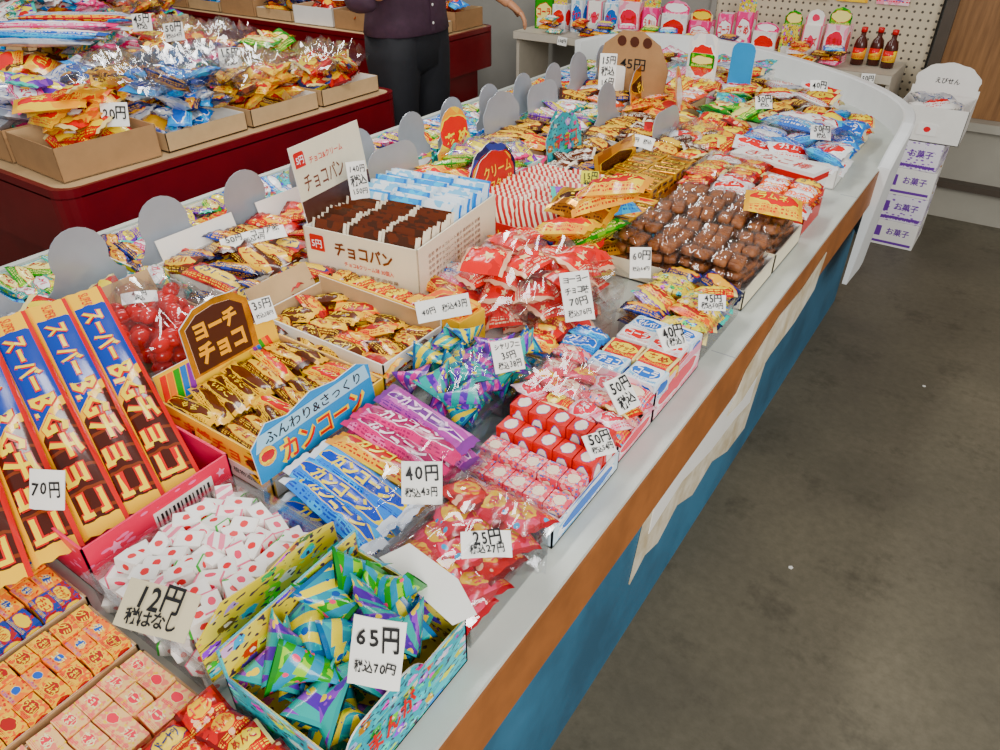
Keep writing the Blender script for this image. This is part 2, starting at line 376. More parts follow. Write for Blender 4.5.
def o_scallop(w,h,n=14):
    s=h*.3; r=(w*.36); p=[(-w/2,0),(w/2,0),(w/2,s*.8),(w*.42,s)]
    cy=h-r
    for k in range(n+1):
        a=-.35+(math.pi+.7)*k/n; p.append((r*math.cos(a),cy+r*math.sin(a)))
    p+=[(-w*.42,s),(-w/2,s*.8)]
    return p
def o_bump(w,h,n=18,amp=.07,k=5):
    p=[(-w/2,0),(w/2,0)]
    for i in range(n+1):
        a=math.pi*i/n; r=1+amp*abs(math.sin(a*k)); p.append((w/2*math.cos(a)*r,h*.35+h*.6*math.sin(a)*r))
    return p
def o_rect(w,h): return [(-w/2,0),(w/2,0),(w/2,h),(-w/2,h)]
# ------------------------------------------------------------------ room
def simple(name,fn,B=None):
    mb=MB(B); fn(mb); return mb.done(name)
def floor_mat():
    m,nt,b=base('stained_concrete',.55)
    tc=nt.nodes.new('ShaderNodeTexCoord').outputs['Object']
    n1=noise(nt,tc,1.1,6,.6); n2=noise(nt,tc,40,4,.7); n3=noise(nt,tc,5,5,.65)
    r1=nt.nodes.new('ShaderNodeMapRange'); nt.links.new(n1,r1.inputs[0]); r1.inputs[1].default_value=.35; r1.inputs[2].default_value=.65
    c=mixc(nt,r1.outputs[0],hx('575246',1.1),hx('736c5b',1.1))
    r2=nt.nodes.new('ShaderNodeMapRange'); nt.links.new(n2,r2.inputs[0]); r2.inputs[1].default_value=.3; r2.inputs[2].default_value=.75; r2.inputs[4].default_value=.5
    c=mixc(nt,r2.outputs[0],c,hx('433f31',1.1))
    r3=nt.nodes.new('ShaderNodeMapRange'); nt.links.new(n3,r3.inputs[0]); r3.inputs[1].default_value=.56; r3.inputs[2].default_value=.70; r3.inputs[4].default_value=.45
    c=mixc(nt,r3.outputs[0],c,hx('363227',1.1))
    nt.links.new(c,b.inputs['Base Color'])
    bn=nt.nodes.new('ShaderNodeBump'); bn.inputs['Strength'].default_value=.15; bn.inputs['Distance'].default_value=.005; nt.links.new(n2,bn.inputs['Height']); nt.links.new(bn.outputs[0],b.inputs['Normal'])
    return m
simple('floor',lambda m:m.box(-6.2,3.5,-2.5,4.6,-.1,0,floor_mat()))
WALLM=plain('grey_wall','8f8d86',.8,.1,3)
simple('wall_left',lambda m:m.box(-6.3,-6.2,-2.5,4.6,0,3,WALLM))
def peg():
    m,nt,b=base('pegboard',.6)
    tc=nt.nodes.new('ShaderNodeTexCoord').outputs['Object']; sp=nt.nodes.new('ShaderNodeSeparateXYZ'); nt.links.new(tc,sp.inputs[0])
    fx=math_(nt,'SUBTRACT',math_(nt,'FRACT',math_(nt,'MULTIPLY',sp.outputs[0],28)),.5); fz=math_(nt,'SUBTRACT',math_(nt,'FRACT',math_(nt,'MULTIPLY',sp.outputs[2],28)),.5)
    d=math_(nt,'ADD',math_(nt,'MULTIPLY',fx,fx),math_(nt,'MULTIPLY',fz,fz))
    nt.links.new(mixc(nt,math_(nt,'LESS_THAN',d,.03),hx('cbbfa6'),hx('4a443a')),b.inputs['Base Color']); return m
def wood():
    m,nt,b=base('wood_panel',.5)
    tc=nt.nodes.new('ShaderNodeTexCoord').outputs['Object']; n=noise(nt,scalev(nt,tc,(14,14,1.2)),2.5,5,.6)
    r=nt.nodes.new('ShaderNodeMapRange'); nt.links.new(n,r.inputs[0]); r.inputs[1].default_value=.3; r.inputs[2].default_value=.7
    nt.links.new(mixc(nt,r.outputs[0],hx('9a7048'),hx('6a482a')),b.inputs['Base Color']); return m
DARKM=plain('dark_frame','4a4036',.5,.1); METAL=plain('sill_metal','a8a498',.45,.1,4)
simple('wall_back',lambda m:m.box(-6.2,3.5,4.45,4.6,0,3,WALLM))
simple('pegboard',lambda m:(m.box(-1.55,-.44,4.42,4.449,.0,2.2,peg()),m.box(-1.58,-1.55,4.41,4.449,.0,2.2,WALLM)))
simple('door_1',lambda m:(m.box(-.37,1.4,4.40,4.448,.501,2.4,wood()),m.box(.35,.36,4.395,4.401,.51,2.4,DARKM),m.box(-.42,-.37,4.36,4.448,.501,2.4,DARKM),m.box(1.4,1.48,4.36,4.448,.501,2.4,DARKM)))
simple('baseboard_back',lambda m:(m.box(-.43,3.4,4.36,4.448,.0,.17,METAL),m.box(-.43,3.4,4.30,4.448,.17,.2,DARKM),m.box(-.43,3.4,4.37,4.448,.2,.46,METAL),m.box(-.43,3.4,4.31,4.448,.46,.5,METAL)))
# ------------------------------------------------------------------ main counter
LIP=plain('counter_white','d2d8d0',.35,.14,6); BANDM=plain('counter_brown_band','9c6034',.5,.3,10); BLUEP=plain('counter_blue_panel','2f6f90',.6,.35,3,h2='20526c',sat=.95)
RIMM=plain('rim_white','eceeee',.35,.06,5)
mb=MB()
xr=-.285
far=[(-.285,2.5),(-.272,2.75),(-.33,2.98),(-.52,3.25),(-.83,3.5),(-1.1,3.67),(-1.35,3.76),(-1.6,3.74),(-1.78,3.58),(-1.82,3.35)]
foot=[(-1.76,-.6),(xr,-.6)]+far
mb.poly(foot,.05,LIP,Matrix.Translation((0,0,.725)))
mb.box(xr-.004,xr+.003,-.6,2.53,.632,.742,BANDM)
mb.box(-1.7,-.372,-.55,3.08,0,.70,BLUEP)
for y in (.05,1.2,2.2): mb.box(-.33,xr+.0005,y,y+.002,.7495,.7506,GREYB)
mb.box(-1.765,-1.745,-.6,3.3,.70,.775,LIP)
def rimf(m):
    pts=[Vector(p) for p in far]
    for _ in range(2):
        np_=[pts[0]]
        for a,b in zip(pts,pts[1:]): np_+= [a*.75+b*.25,a*.25+b*.75]
        pts=np_+[pts[-1]]
    n=len(pts); nor=[]
    for i in range(n):
        a=pts[max(0,i-1)];b=pts[min(n-1,i+1)]; d=(b-a).normalized(); nor.append(Vector((d.y,-d.x)))
    vs=[]
    for i,p in enumerate(pts):
        f=min(1,i/ (n*.14)); top=.755+.09*f*f*(3-2*f)
        o1=p+nor[i]*.032; o0=p-nor[i]*.006
        vs+= [(o0.x,o0.y,.69),(o0.x,o0.y,top-.004),(o0.x+nor[i].x*.006,o0.y+nor[i].y*.006,top),(o1.x-nor[i].x*.006,o1.y-nor[i].y*.006,top),(o1.x,o1.y,top-.006),(p.x+nor[i].x*.005,p.y+nor[i].y*.005,.35),(p.x-nor[i].x*.01,p.y-nor[i].y*.01,.35)]
    fs=[]
    for i in range(n-1):
        for k in range(6): a=i*7+k; fs.append((a,a+7,a+8,a+1))
        fs.append((i*7+6,i*7+13,i*7+7,i*7))
    fs+=[(0,1,2,3,4,5,6),tuple((n-1)*7+k for k in range(6,-1,-1))]
    m.add(vs,fs,RIMM,smooth=False)
rimf(mb)
TORN=plain('torn_cardboard','b8a888',.85,.3,14,h2='dcd4c0')
pp=[(1.05,.2),(1.12,.23),(1.2,.2),(1.3,.24),(1.42,.18),(1.55,.2),(1.7,.13),(1.86,.11),(1.93,.3),(1.97,.45),(1.93,.62),(1.75,.60),(1.6,.63),(1.4,.61),(1.25,.62),(1.1,.55),(1.08,.35)]
mb.poly(pp,.003,TORN,faceX(-.3695,0,0))
mb.poly([(1.12,.30),(1.3,.32),(1.5,.27),(1.7,.25),(1.84,.22),(1.9,.5),(1.6,.5),(1.3,.52),(1.14,.48)],.002,WHITE,faceX(-.3672,0,0))
mb.poly([(1.22,.60),(1.32,.58),(1.5,.60),(1.7,.59),(1.86,.61),(1.9,.70),(1.7,.685),(1.5,.70),(1.30,.67)],.002,TORN,faceX(xr+.005,0,0))
mb.done('display_counter')
# ------------------------------------------------------------------ goods on the main counter
TETS=['tet1','tet1','tet2','tet3']
t=tray(-.478,-.318,.205,.40,.075,P['cartoon'],P['cartoon2'],hl=.12,hb=.09)
pile(t,-t.w+.004,t.w-.004,-t.d+.004,t.d-.004,36,.06,.062,.058,TETS,.03,.108,'tetra',tilt=.7)
t.poly([(-.07,0),(.06,0),(.075,.025),(.03,.04),(-.05,.035)],.0015,WHITE,TM(.02,t.d-.01,.088,-.2,.5))
t.poly(o_rtop(.12,.075,.03),.002,P['cartoon'],faceX(t.w+.004,-.03,.02,.1),WHITE)
t.text('まんが',.07,REDT,faceX(t.w+.0055,-.03,.06,.1),.025,bold=.03)
t.done('tetra_pack_candy_box')
# B
t=tray(-.465,-.325,.415,.59,.05,CLEAR,rim=True)
for k in range(5):
    for j in range(3):
        item(t,'pillow',TM(-.043+.043*j+U(-.006,.006),-.068+.034*k,.03+.004*j+.008*k,rad(90)+U(-.25,.25)+1.2,U(-.2,.2),.25),.085,.058,.02,P[['ninjin','crisp','ninjin'][(k+j)%3]],1)
film(t,0,0,.075,.17,.19,.045); film(t,.05,.04,.07,.08,.12,.06,.5); t.done('snack_packet_tray')
# C
t=tray(-.50,-.325,.60,.795,.035,P['whiteblue'],WHITE)
def frontboxes(t,y,n,h,dep,mat,z0):
    w=2*(t.w-.004)/n
    for i in range(n):
        x=-t.w+.004+(i+.5)*w; M=TM(x,y+U(-.001,.001),z0+h/2,U(-.03,.03))
        t.tpl(CBOX2,mat,M@S(w*.95,dep,h),False)
        t.text('コ',w*.3,BLUET,M@faceY(0,-dep/2-.0004,h*.02),h*.3,bold=.04); t.text('チョコ',w*.55,ink('f4e8d0'),M@Matrix.Translation((0,0,h/2+.0004)),dep*.4,bold=.02)
frontboxes(t,.072,5,.062,.034,P['redface'],.003+.012); frontboxes(t,.034,5,.054,.034,P['redface'],.005)
frontboxes(t,-.008,5,.045,.034,P['pinkface'],.003); frontboxes(t,-.046,5,.035,.034,P['pinkface'],.003); frontboxes(t,-.079,4,.024,.026,P['pinkw'],.003)
t.poly(o_rect(.14,.038),.002,WHITE,faceY(-.01,-t.d-.002,.003)); t.text('ミニコーラ',.10,PINKC,faceY(-.01,-t.d-.0035,.022),.02,bold=.03)
t.done('small_candy_carton')
# D
t=tray(-.52,-.33,.80,.925,.035,P['pinkw'],WHITE)
rows(t,-t.w,t.w,-t.d,t.d,4,3,.022,['pinkface','ninjin','pinkw','red'],.04,'pillow','y',lean=.15,fill=1.15,layers=2,jit=.3)
film(t,-.03,0,.085,.13,.12,.03)
t.done('pink_candy_packet_box')
# E
t=tray(-.46,-.33,.93,1.13,.06,P['pinkw'],WHITE)
rows(t,-t.w,t.w,-t.d,t.d,2,4,.035,['whiteblue','red','white','whiteblue'],.055,'box','x',fill=.95,byrow='y',jit=.08)
t.poly(o_rtop(.10,.075,.01),.002,P['pinkw'],faceY(-.01,-t.d-.004,.0)); t.poly(o_rect(.10,.03),.002,YELC,faceY(-.01,-t.d-.006,.0))
t.text('コーヒー',.075,REDT,faceY(-.01,-t.d-.0055,.052),.022)
t.done('biscuit_carton')
t=tray(-.60,-.465,.93,1.04,.05,CLEAR,rim=True); rows(t,-t.w,t.w,-t.d,t.d,2,3,.03,['pinkface','crisp','sky','yel'],.035,fill=1.1,layers=2,jit=.4); t.done('candy_packet_box')
# F
t=tray(-.50,-.335,1.14,1.36,.06,CLEAR,rim=True)
rows(t,-t.w,t.w,-t.d,t.d,2,6,.028,['cartoon2','green','gumyel','navy','purple','red'],.035,'pillow','x',fill=1.1,jit=.45,layers=2)
t.done('clear_candy_tray')
# G
for i,(a,b) in enumerate(((1.38,1.58),(1.59,1.80))):
    t=tray(-.655,-.335,a,b,.045,CREAM,WHITE)
    rows(t,-t.w+.012,t.w-.012,-t.d+.006,t.d-.006,4,3,.030,[COOKIE],.03,'cookie','x',fill=.96,jit=.28,layers=3)
    if i==1: item(t,'pillow',TM(.11,-.02,.125,.3,.1,.1),.13,.11,.035,P['yel'])
    t.done('wrapped_cookie_box')
# H
t=tray(-.68,-.50,1.83,2.08,.05,P['white'],WHITE); rows(t,-t.w,t.w,-t.d,t.d,2,5,.03,['red','white','crisp'],.05,fill=1.05,layers=2,jit=.4); film(t,0,0,.10,.17,.2,.04); t.done('red_snack_box')
t=tray(-.49,-.34,1.83,2.0,.05,REDC,WHITE); rows(t,-t.w,t.w,-t.d,t.d,2,4,.03,['gumred','orange','white'],.05,fill=1.05,layers=2,jit=.4); t.done('candy_packet_box')
mb=MB(TM(-.50,2.12,.7515,-.25)); mb.box(-.13,.13,-.04,.04,0,.09,WHITE); mb.box(-.132,.132,-.042,.042,.01,.03,REDC); mb.box(-.132,.132,-.042,.042,.065,.08,REDC)
mb.text('きなこ棒',.2,REDT,TM(0,0,.0905),.05); mb.text('きなこ棒',.2,REDT,faceY(0,-.0425,.047),.03); mb.done('striped_candy_carton')
# I far right
for (a,b,c,d,h,mats,om,k) in ((-.66,-.36,2.22,2.45,.07,['blue','white','sky'],WHITE,'x'),(-.95,-.68,2.2,2.5,.05,['red','crisp','white'],WHITE,'y'),
    (-.60,-.38,2.48,2.78,.06,['red','sky','brown'],CREAM,'x'),(-.90,-.62,2.55,2.85,.06,['cartoon','green','brown'],CREAM,'y'),
    (-.95,-.55,2.88,3.1,.06,['red','silver','white','brown'],WHITE,'x'),(-1.25,-.98,2.85,3.1,.06,['pink','silver','red'],WHITE,'y'),(-1.3,-.9,3.17,3.42,.06,['silver','red','white','cartoon'],WHITE,'x')):
    t=tray(a,b,c,d,h,om,WHITE,rot=U(-.05,.05)); rows(t,-t.w,t.w,-t.d,t.d,3,4,.035,mats,h*.6,along=k,fill=1.25,layers=2,jit=.6)
    if R()<.6: film(t,0,0,h+.04,t.w*1.7,t.d*1.7,.06)
    t.done('snack_packet_box')
mb=MB(TM(-.52,2.46,.86,-.3,.0)); item(mb,'pillow',TM(0,0,0),.24,.15,.05,P['blue']); mb.done('blue_snack_bag')
# J
t=tray(-.68,-.47,.42,.665,.06,CLEAR,rim=True)
for l in range(2):
    for i in range(7):
        y=-t.d+.022+i*.033; m=['corn','corn','corn','corny','cornp','cornp','purp2'][i]
        M=TM(.002+U(-.01,.01),y+U(-.006,.006),.03+.03*l+.004*i,U(-.12,.12)-.05,U(-.3,.3),.10+U(-.05,.05)); T_=random.choice(PIL); sz=(.185,.044,.032)
        t.tpl(T_[:3],P[m],M@S(*sz)); t.ptext(T_,M,sz,'カンコーン',ink(INKOF[P[m].name]),1.15,.95,.05,.0,off=.001,bold=.05,asp=1.4)
Mh=faceX(-t.w-.006,.0,.06,.12)@S(.92,.82,1)
hp=[(-.125,0),(.125,0),(.125,.085),(.10,.1),(.05,.095),(0,.105),(-.05,.09),(-.09,.1),(-.125,.07)]
t.poly(hp,.002,BLUEC,Mh,WHITE); Mh=Mh@Matrix.Translation((0,0,.0018))
t.poly([(-.12,.058),(.12,.06),(.115,.09),(-.11,.086)],.0006,plain('pale_blue','a8d8ee',.4,.05),Mh@Matrix.Translation((0,0,.0003)))
t.text('ふんわり&さっくり',.2,INK,Mh@Matrix.Translation((0,.074,.001)),.022)
t.text('カンコーン',.185,YELT,Mh@Matrix.Translation((.01,.032,.001)),.046,bold=.06)
t.text('カンコーン',.17,REDT,Mh@Matrix.Translation((.01,.032,.0016)),.04,bold=.015)
t.poly([(.016*math.cos(a*.5),.018*math.sin(a*.5)) for a in range(13)],.001,P['corny'],Mh@Matrix.Translation((-.103,.045,.0015)))
film(t,.06,.0,.07,.07,.24,.05); t.done('corn_snack_container')
# K
t=tray(-.715,-.53,.69,.915,.055,CLEAR,rim=True)
pile(t,-t.w,t.w,-t.d,t.d,62,.052,.052,.046,['tet2','tet4','tet2','tet4','tet1'],.02,.10,'tetra',tilt=.7); film(t,.04,-.04,.09,.1,.13,.05,.4); t.done('triangle_candy_tray')
# L
t=tray(-.955,-.705,.455,.70,.075,YELC,KRAFT2)
for l in range(3):
    for i in range(9):
        for sx_ in (-1,1):
            item(t,'pillow',TM(sx_*.06+U(-.01,.01),-t.d+.018+i*.026,.03+.02*l,U(-.22,.22)-.15,U(-.3,.3),U(-.1,.1)),.12,.032,.022,pick([P['yel2'],P['brown'],P['yel2'],P['yel']]))
Mh=faceX(-t.w+.006,0,.055,.15)
t.poly(o_rect(.235,.06),.002,YELC,Mh,WHITE)
for k,c in enumerate(('e02020','f08010','30a040','1878d0','8030a0')):
    t.poly([(-.115+.012*k,.004),(-.105+.012*k,.004),(-.098+.012*k,.054),(-.108+.012*k,.054)],.0008,ink(c),Mh@Matrix.Translation((0,0,.0014)))
    t.poly([(.105-.008*k,.004),(.098-.008*k,.004),(.09-.008*k,.03),(.097-.008*k,.03)],.0008,ink(c),Mh@Matrix.Translation((0,0,.0014)))
Mk=Mh@Matrix.Translation((.005,.01,0))@S(.82,.86,1)
t.poly([(-.075,.0),(.085,.0),(.09,.10),(.06,.125),(.02,.13),(-.03,.125),(-.07,.10)],.003,GOLD,Mk@Matrix.Translation((0,.015,.0015)),WHITE)
t.poly([(-.062,.0),(.07,.0),(.075,.09),(.05,.108),(.01,.113),(-.03,.108),(-.06,.09)],.003,BROWNC,Mk@Matrix.Translation((0,.02,.0025)),WHITE)
t.text('ヨーチ',.10,ink('ffb020'),Mk@Matrix.Translation((.005,.097,.005)),.036,bold=.05); t.text('チョコ',.11,ink('ffb020'),Mk@Matrix.Translation((.005,.052,.005)),.042,bold=.05)
t.poly(o_rect(.235,.03),.001,WHITE,faceX(t.w+.001,0,.003)); t.text('ごま棒チョコ味 おやつ',.22,REDT,faceX(t.w+.002,0,.045),.024)
t.text('ごま棒チョコ',.2,REDT,faceY(0,-t.d-.001,.052),.026,bold=.03); t.poly(o_rect(.22,.03),.001,WHITE,faceY(0,-t.d-.0006,.004)); t.text('原材料名 砂糖 でん粉 植物油脂',.19,INK,faceY(0,-t.d-.0015,.02),.01)
t.done('chocolate_stick_box')
# M
t=tray(-1.04,-.73,.725,.885,.075,WHITE,KRAFT2,hb=.09)
rows(t,-t.w,t.w,-t.d,t.d,4,4,.025,['brown','gumyel','brown','yel2','crisp'],.03,fill=1.2,layers=2,jit=.6)
t.box(-t.w,t.w,t.d-.001,t.d+.003,.06,.093,YELC)
t.poly(o_rect(.15,.07),.002,KRAFT2,faceX(-t.w,0,.05,.5),WHITE); t.done('caramel_candy_box')
t=tray(-1.04,-.80,.895,.955,.06,YELC,WHITE); rows(t,-t.w,t.w,-t.d,t.d,5,1,.028,['brown','red','crisp'],.045,along='y',fill=1.1,layers=2,jit=.3); t.done('candy_packet_box')
mb=MB(TM(-.75,.935,.7515,-.1)); mb.box(-.055,.055,-.035,.035,0,.085,YELC); mb.tpl(CBOX,P['gumyel'],TM(0,0,.09)@S(.1,.065,.012),False); mb.text('ミックス',.09,REDT,faceY(0,-.0355,.03),.022); mb.done('yellow_candy_carton')
t=tray(-.88,-.79,1.0,1.32,.05,WHITE,KRAFT2); rows(t,-t.w,t.w,-t.d,t.d,1,8,.028,['crisp','gumyel','blue','pink'],.035,fill=1.15,layers=2,jit=.4); t.done('candy_packet_box')
# N
t=tray(-1.155,-.88,.955,1.29,.11,CREAM,WHITE,rot=rad(8),z=.7955)
for i in range(14):
    y=-t.d+.016+i*.0105; M=TM(0+U(-.004,.004),y,.083,U(-.03,.03),rad(75)); 
    for sx_ in (-1,0,1): t.tpl(random.choice(PIL)[:3],P['choco'],M@Matrix.Translation((sx_*.085,U(-.005,.005),0))@S(.084,.085,.013))
for i in range(15):
    y=-t.d+.016+.0105*14+i*.0112; M=TM(0+U(-.004,.004),y,.092,U(-.03,.03),rad(72))
    for sx_ in (-1,0,1): t.tpl(random.choice(PIL)[:3],P['whiteblue' if (i+sx_)%3 else 'sky'],M@Matrix.Translation((sx_*.085,U(-.006,.006),0))@S(.084,.09,.014))
Mh=faceX(-t.w+.003,-.04,.108,.14)
t.poly(o_rect(.23,.155),.002,CREAM,Mh,WHITE); t.poly(o_rect(.23,.045),.001,BROWNC,Mh@Matrix.Translation((0,.002,.0015)))
t.text('チョコパン',.13,BRT,Mh@Matrix.Translation((-.03,.078,.002)),.035); t.text('チョコ&クリーム',.11,REDT,Mh@Matrix.Translation((-.01,.118,.002)),.014)
t.poly(o_rtop(.03,.03,.005),.001,REDC,Mh@Matrix.Translation((-.092,.112,.0016))); t.text('5円',.022,WHT,Mh@Matrix.Translation((-.092,.126,.0026)),.016)
F=faceY(0,-t.d-.0013,0)
t.poly(o_rtop(.035,.035,.004),.001,REDC,F@Matrix.Translation((-.105,.062,0))); t.text('5円',.025,WHT,F@Matrix.Translation((-.105,.078,.0015)),.018)
t.text('チョコパン',.14,BRT,F@Matrix.Translation((.01,.076,.001)),.032,bold=.03); t.poly(o_rect(.24,.006),.001,REDC,F@Matrix.Translation((0,.01,0)))
t.text('チョコ&クリーム味 30個入',.12,REDT,F@Matrix.Translation((.02,.046,.001)),.011); t.text('名称 チョコレート菓子 内容量',.18,BRT,F@Matrix.Translation((.0,.028,.001)),.008,bold=0)
for k in range(5): t.text('名称 準チョコレート菓子 原材料名 砂糖',.22,BRT,faceX(t.w+.001,-.02,.03+.013*k),.008,bold=0)
t.done('chocolate_bread_box')
sup=MB(TM(-1.02,1.125,.7515,rad(8))); sup.box(-.125,.125,-.155,.155,0,.0435,KRAFT); sup.box(-.127,.127,-.004,.004,0,.0437,KRAFT2); sup.done('flat_carton')
# O
mb=MB(TM(-.68,1.10,.7515,.3))
mb.box(-.11,.11,-.10,.10,0,.003,WHITE)
pile(mb,-.145,.145,-.13,.13,46,.085,.074,.036,[P['redstar']],.02,.15,tp=1)
film(mb,0,0,.06,.36,.3,.17); film(mb,.07,-.08,.10,.18,.12,.08,.5); mb.done('star_candy_bag')
# P
mb=MB(TM(-.69,1.36,.7515,.5))
for k in range(8): item(mb,'pillow',TM(U(-.07,.07),U(-.05,.06),.02+.024*k,U(-.8,.8),U(-.3,.3),U(-.3,.3)),.15,.10,.045,P[['yel','gold','yel','green','yel','gold','corny','corny'][k]])
item(mb,'pillow',TM(.05,.10,.13,.9,.3,.2),.13,.1,.04,P['sky']); item(mb,'pillow',TM(-.03,.12,.12,.2,.3,.2),.12,.09,.04,P['purple']); mb.done('yellow_snack_bags')
# Q
t=tray(-1.035,-.79,1.36,1.70,.06,REDC,P['navy'])
for i in range(15):
    for sx_ in (-1,1): t.tpl(random.choice(PIL)[:3],P['creamred'],TM(sx_*.055-.005,-t.d+.045+i*.019,.07+U(-.004,.004),U(-.06,.06),rad(55))@S(.115,.075,.018))
t.poly(o_bump(.20,.15),.002,P['navy'],faceX(-t.w,0-.03,.05,.15),WHITE); t.poly(o_bump(.17,.12),.002,REDC,faceX(-t.w+.003,-.03,.06,.15),WHITE)
t.text('クリーム',.12,YELT,faceX(-t.w+.005,-.03,.135,.15),.03); t.text('カスタード',.12,YELT,faceX(-t.w+.0085,-.03,.10,.15),.025)
t.text('クリーム玉',.12,YELT,faceY(0,-t.d-.001,.03),.03)
t.done('cream_stick_box')
mb=MB(TM(-.765,1.46,.7515,1.45)); item(mb,'pillow',TM(0,0,.035,0,.6),.25,.085,.03,P['navy']); item(mb,'pillow',TM(.05,.02,.05,.1,.6),.25,.08,.03,P['green']); mb.done('navy_snack_bags')
# R
t=tray(-.87,-.70,1.72,2.02,.05,GOLD,GOLD)
rows(t,-t.w,t.w,-t.d,t.d,2,8,.02,['gold'],.05,'box','x',fill=.95,jit=.08,layers=2); t.poly(o_rect(.25,.09),.002,P['gold'],faceX(-t.w,0,.04,.2)); t.done('gold_wafer_box')
t=tray(-.75,-.67,1.50,1.70,.04,GOLD,GOLD); rows(t,-t.w,t.w,-t.d,t.d,1,6,.02,['gold','yel'],.035,'box','x',fill=.95,layers=2); t.done('gold_chocolate_box')
# S
spec=[(-1.06,-.89,1.75,2.05,['brown','choco','navy'],'cartoon'),(-.87,-.71,2.06,2.35,['brown','red','choco'],'white'),(-1.10,-.90,2.1,2.4,['choco','brown'],'red'),(-1.15,-.97,2.45,2.8,['gumyel','orange'],'gold'),
 (-1.33,-1.12,1.32,1.58,['yel','purple','green'],'cartoon'),(-1.33,-1.10,1.6,1.85,['green','purple','pink'],'yel'),(-1.35,-1.12,1.88,2.12,['yel','navy','brown'],'cartoon2'),(-1.37,-1.14,2.15,2.42,['teal','purple'],'cartoon'),(-1.42,-1.18,2.46,2.8,['orange','navy','brown'],'orange'),
 (-1.45,-1.28,2.84,3.14,['red','silver','purple'],'pink'),(-1.65,-1.33,3.2,3.5,['silver','pink','brown'],'white'),(-1.41,-1.18,.76,1.0,['gumred','brown','navy'],'white'),(-1.41,-1.18,1.02,1.28,['brown','crisp','navy'],'white'),
 (-1.41,-1.17,.28,.48,['brown','yel2','white'],'white'),(-1.41,-1.29,.50,.74,['teal','red','navy'],'white'),(-1.165,-1.06,.74,.94,['crisp','gumred','navy'],'white')]
for i,(a,b,c,d,mats,hd) in enumerate(spec):
    t=tray(a,b,c,d,.06,WHITE if i%3 else KRAFT2,WHITE)
    rows(t,-t.w,t.w,-t.d,t.d,max(1,round((b-a)/.1)),5,.028,mats,.04,fill=1.15,layers=2,jit=.6)
    if 0<=i<10:
        o=[o_bump(.2,.14),o_rtop(.2,.11,.05),o_scallop(.18,.15)][i%3]
        if i in (0,3,5,9): t.poly(o,.002,P[hd],faceX(-t.w,0,.045,.12),SILV); t.text(WORDS[i],.12,ink(INKOF.get(P[hd].name,'c81e28')),faceX(-t.w+.0015,0,.11,.12),.04,bold=.03)
        else: t.poly(o,.002,SILV,faceX(-t.w,0,.045,.12),SILV)
    if i in (11,12): t.poly(o_rect(.2,.05),.002,WHITE,faceX(-t.w,0,.055,.3))
    if i%4==1: film(t,0,0,.09,t.w*1.8,t.d*1.6,.06)
    t.done('candy_packet_box')
mb=MB(TM(-1.2,2.62,.79)) 
mb.poly([(-.1,-.07),(.1,-.07),(.13,0),(.14,.08),(.10,.16),(.03,.2),(-.05,.2),(-.12,.15),(-.14,.06),(-.13,-.02)],.004,KRAFT,faceY(0,0,.05)@I4,KRAFT); mb.text('45円',.1,INK,faceY(-.0,-.003,.14),.04)
for k in range(3): mb.poly([(.018*math.cos(a*.63),.018*math.sin(a*.63)) for a in range(10)],.001,BROWNC,faceY(-.05+.05*k,-.003,.215))
mb.poly(o_rtop(.07,.1,.01),.002,WHITE,faceY(-.06,-.006,.03)); mb.done('display_card')
mb=MB(TM(-1.0,2.95,.80)); mb.poly(o_rtop(.12,.20,.04),.003,P['white'],faceY(-.06,0,0),WHITE); mb.poly(o_rtop(.10,.05,.01),.003,P['green'],faceY(-.06,-.004,.08),WHITE); mb.poly(o_rtop(.09,.18,.03),.003,BLUEC,faceY(.09,.02,0),WHITE); mb.done('display_card')
mb=MB(TM(-.98,2.55,.80,.3)); mb.poly([(.10*math.cos(a*.3),.10*math.sin(a*.3)) for a in range(21)],.003,P['orange'],faceX(0,0,.06,.2),KRAFT); mb.done('round_display_card')
# V
t=tray(-1.27,-1.03,.50,.71,.05,KRAFT,KRAFT2)
RJ=plain('red_jelly','c80c14',.15,.3,sat=1.2)
pile(t,-t.w+.02,t.w-.02,-t.d+.02,t.d-.02,110,.04,.032,.028,[RJ],.02,.10,'ball')
film(t,0,0,.07,.26,.22,.14); t.poly(o_rect(.15,.07),.002,KRAFT2,faceX(-t.w,0,.05,.4)); t.done('red_jelly_candy_bag')
